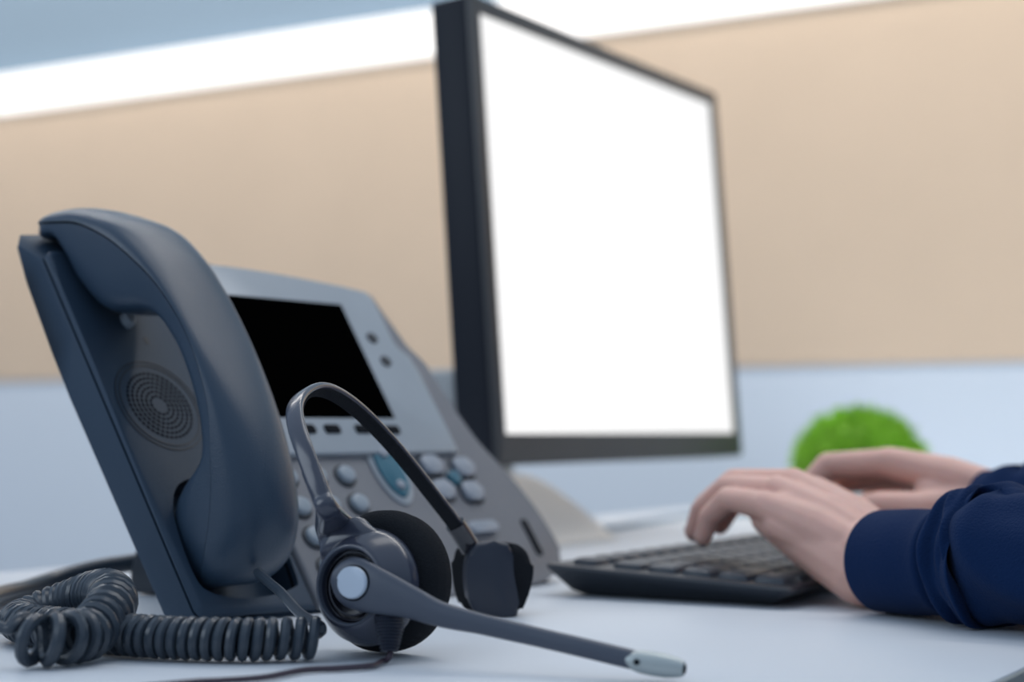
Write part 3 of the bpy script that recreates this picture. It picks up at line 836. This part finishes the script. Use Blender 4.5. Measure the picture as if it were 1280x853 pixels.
# ================================================================== PLANT
pl = thing('potted_plant', 'small round bright green plant standing behind the typing hands', 'plant', dn(0, 0, 0) + Vector((at(1075, 600, 1.63).x, 1.63, 0)))
pc = Vector(pl.location)
bm = bmesh.new(); lathe(bm, [(0, .0005), (.036, .0005), (.038, .003), (.047, .050), (.049, .054), (.048, .056), (.045, .055), (.043, .050), (0, .050)], pc, UP, 40); pt = obj('pot', bm, M_POT, pl)
bm = bmesh.new(); lathe(bm, [(0, .0495), (.0428, .0495), (.0435, .0518), (.02, .054), (0, .0545)], pc, UP, 28); obj('soil', bm, M_SOIL, pt)
bm = bmesh.new()
for k in range(2600):
    th = random.uniform(0, 2 * math.pi); z = random.uniform(-.15, 1); rr = random.uniform(.72, 1.0)
    s = math.sqrt(max(0, 1 - z * z))
    dr = Vector((s * math.cos(th), s * math.sin(th), z))
    b = pc + Vector((dr.x * .060 * rr, dr.y * .060 * rr, .052 + dr.z * .052 * rr))
    t = (dr + Vector((random.uniform(-.6, .6), random.uniform(-.6, .6), random.uniform(-.3, .6)))).normalized()
    sd = t.cross(Vector((random.random() - .5, random.random() - .5, random.random() - .5))).normalized() * random.uniform(.0016, .003)
    L = random.uniform(.008, .014); up = t.cross(sd).normalized() * .001
    v = [bm.verts.new(q) for q in (b, b + t * L * .45 + sd + up, b + t * L, b + t * L * .45 - sd + up, b + t * L * .45 - up * .3)]
    bm.faces.new((v[0], v[1], v[4])); bm.faces.new((v[1], v[2], v[4])); bm.faces.new((v[2], v[3], v[4])); bm.faces.new((v[3], v[0], v[4]))
o = obj('foliage', bm, M_LEAF, pl, smooth=False)
bm = bmesh.new(); bmesh.ops.create_icosphere(bm, subdivisions=3, radius=1.0)
for v in bm.verts:
    v.co = pc + Vector((v.co.x * .050, v.co.y * .050, .056 + max(v.co.z, -.12) * .043)) + v.normal * .004 * noise.noise(v.co * 6)
obj('leaf_core', bm, M_LEAF, o)

# ================================================================== LIGHT
def area(name, loc, size, energy, col, target, sy=None):
    l = bpy.data.lights.new(name, 'AREA'); l.energy = energy; l.color = col; l.shape = 'RECTANGLE'; l.size = size; l.size_y = sy or size
    o = bpy.data.objects.new(name, l); COL.objects.link(o); o.location = loc
    o.rotation_euler = (Vector(target) - Vector(loc)).to_track_quat('-Z', 'Y').to_euler(); ROOTS.append(o)
    return o
area('wall_fill_light', dn(1.62, -1.4, 1.45), 4.2, 31, (1, .95, .90), dn(2.15, -1.4, .33), .25)  # added fill light that brightens the back wall and beige panel, no real fixture
area('window_light', (-1.9, .1, .95), 1.3, 9, (.80, .90, 1), (-.1, .75, .05), 1.0)
area('ceiling_lamp', dn(1.1, -.3, 1.95), .6, 5, (1, .97, .93), dn(1.0, -.35, 0), 1.2)
w = bpy.data.worlds.new('world'); scn.world = w; w.use_nodes = True
nt = w.node_tree; bg = nt.nodes['Background']; bg.inputs[1].default_value = 1.0
tc = nt.nodes.new('ShaderNodeTexCoord'); sx = nt.nodes.new('ShaderNodeSeparateXYZ'); mr = nt.nodes.new('ShaderNodeMapRange'); cr = nt.nodes.new('ShaderNodeValToRGB')
nt.links.new(tc.outputs['Generated'], sx.inputs[0]); nt.links.new(sx.outputs['Z'], mr.inputs[0]); mr.inputs[1].default_value = -1; mr.inputs[2].default_value = 1
nt.links.new(mr.outputs[0], cr.inputs[0]); nt.links.new(cr.outputs[0], bg.inputs[0])
e = cr.color_ramp.elements; e[0].position = .35; e[0].color = (.08, .10, .13, 1); e[1].position = 1.0; e[1].color = (.50, .62, .78, 1)
for pos, c in ((.5, (.15, .20, .28, 1)), (.68, (.30, .40, .54, 1))):
    q = cr.color_ramp.elements.new(pos); q.color = c

# ================================================================== CAMERA
cam = bpy.data.cameras.new('camera'); co = bpy.data.objects.new('camera', cam); COL.objects.link(co)
cam.sensor_width = 36; cam.lens = F / 1280 * 36; cam.clip_start = .01
co.location = CAM; co.rotation_euler = (math.pi / 2 + PITCH, 0, 0)
cam.dof.use_dof = True; cam.dof.focus_distance = .70; cam.dof.aperture_fstop = 5.6; cam.dof.aperture_blades = 0
scn.camera = co; ROOTS.append(co)

for o in ROOTS: o.location.z += TZ
scn.view_settings.view_transform = 'Standard'; scn.view_settings.look = 'None'; scn.view_settings.gamma = 1; scn.view_settings.exposure = 0
scn.view_settings.use_curve_mapping = False
scn.cycles.use_denoising = True
scn.cycles.max_bounces = 6
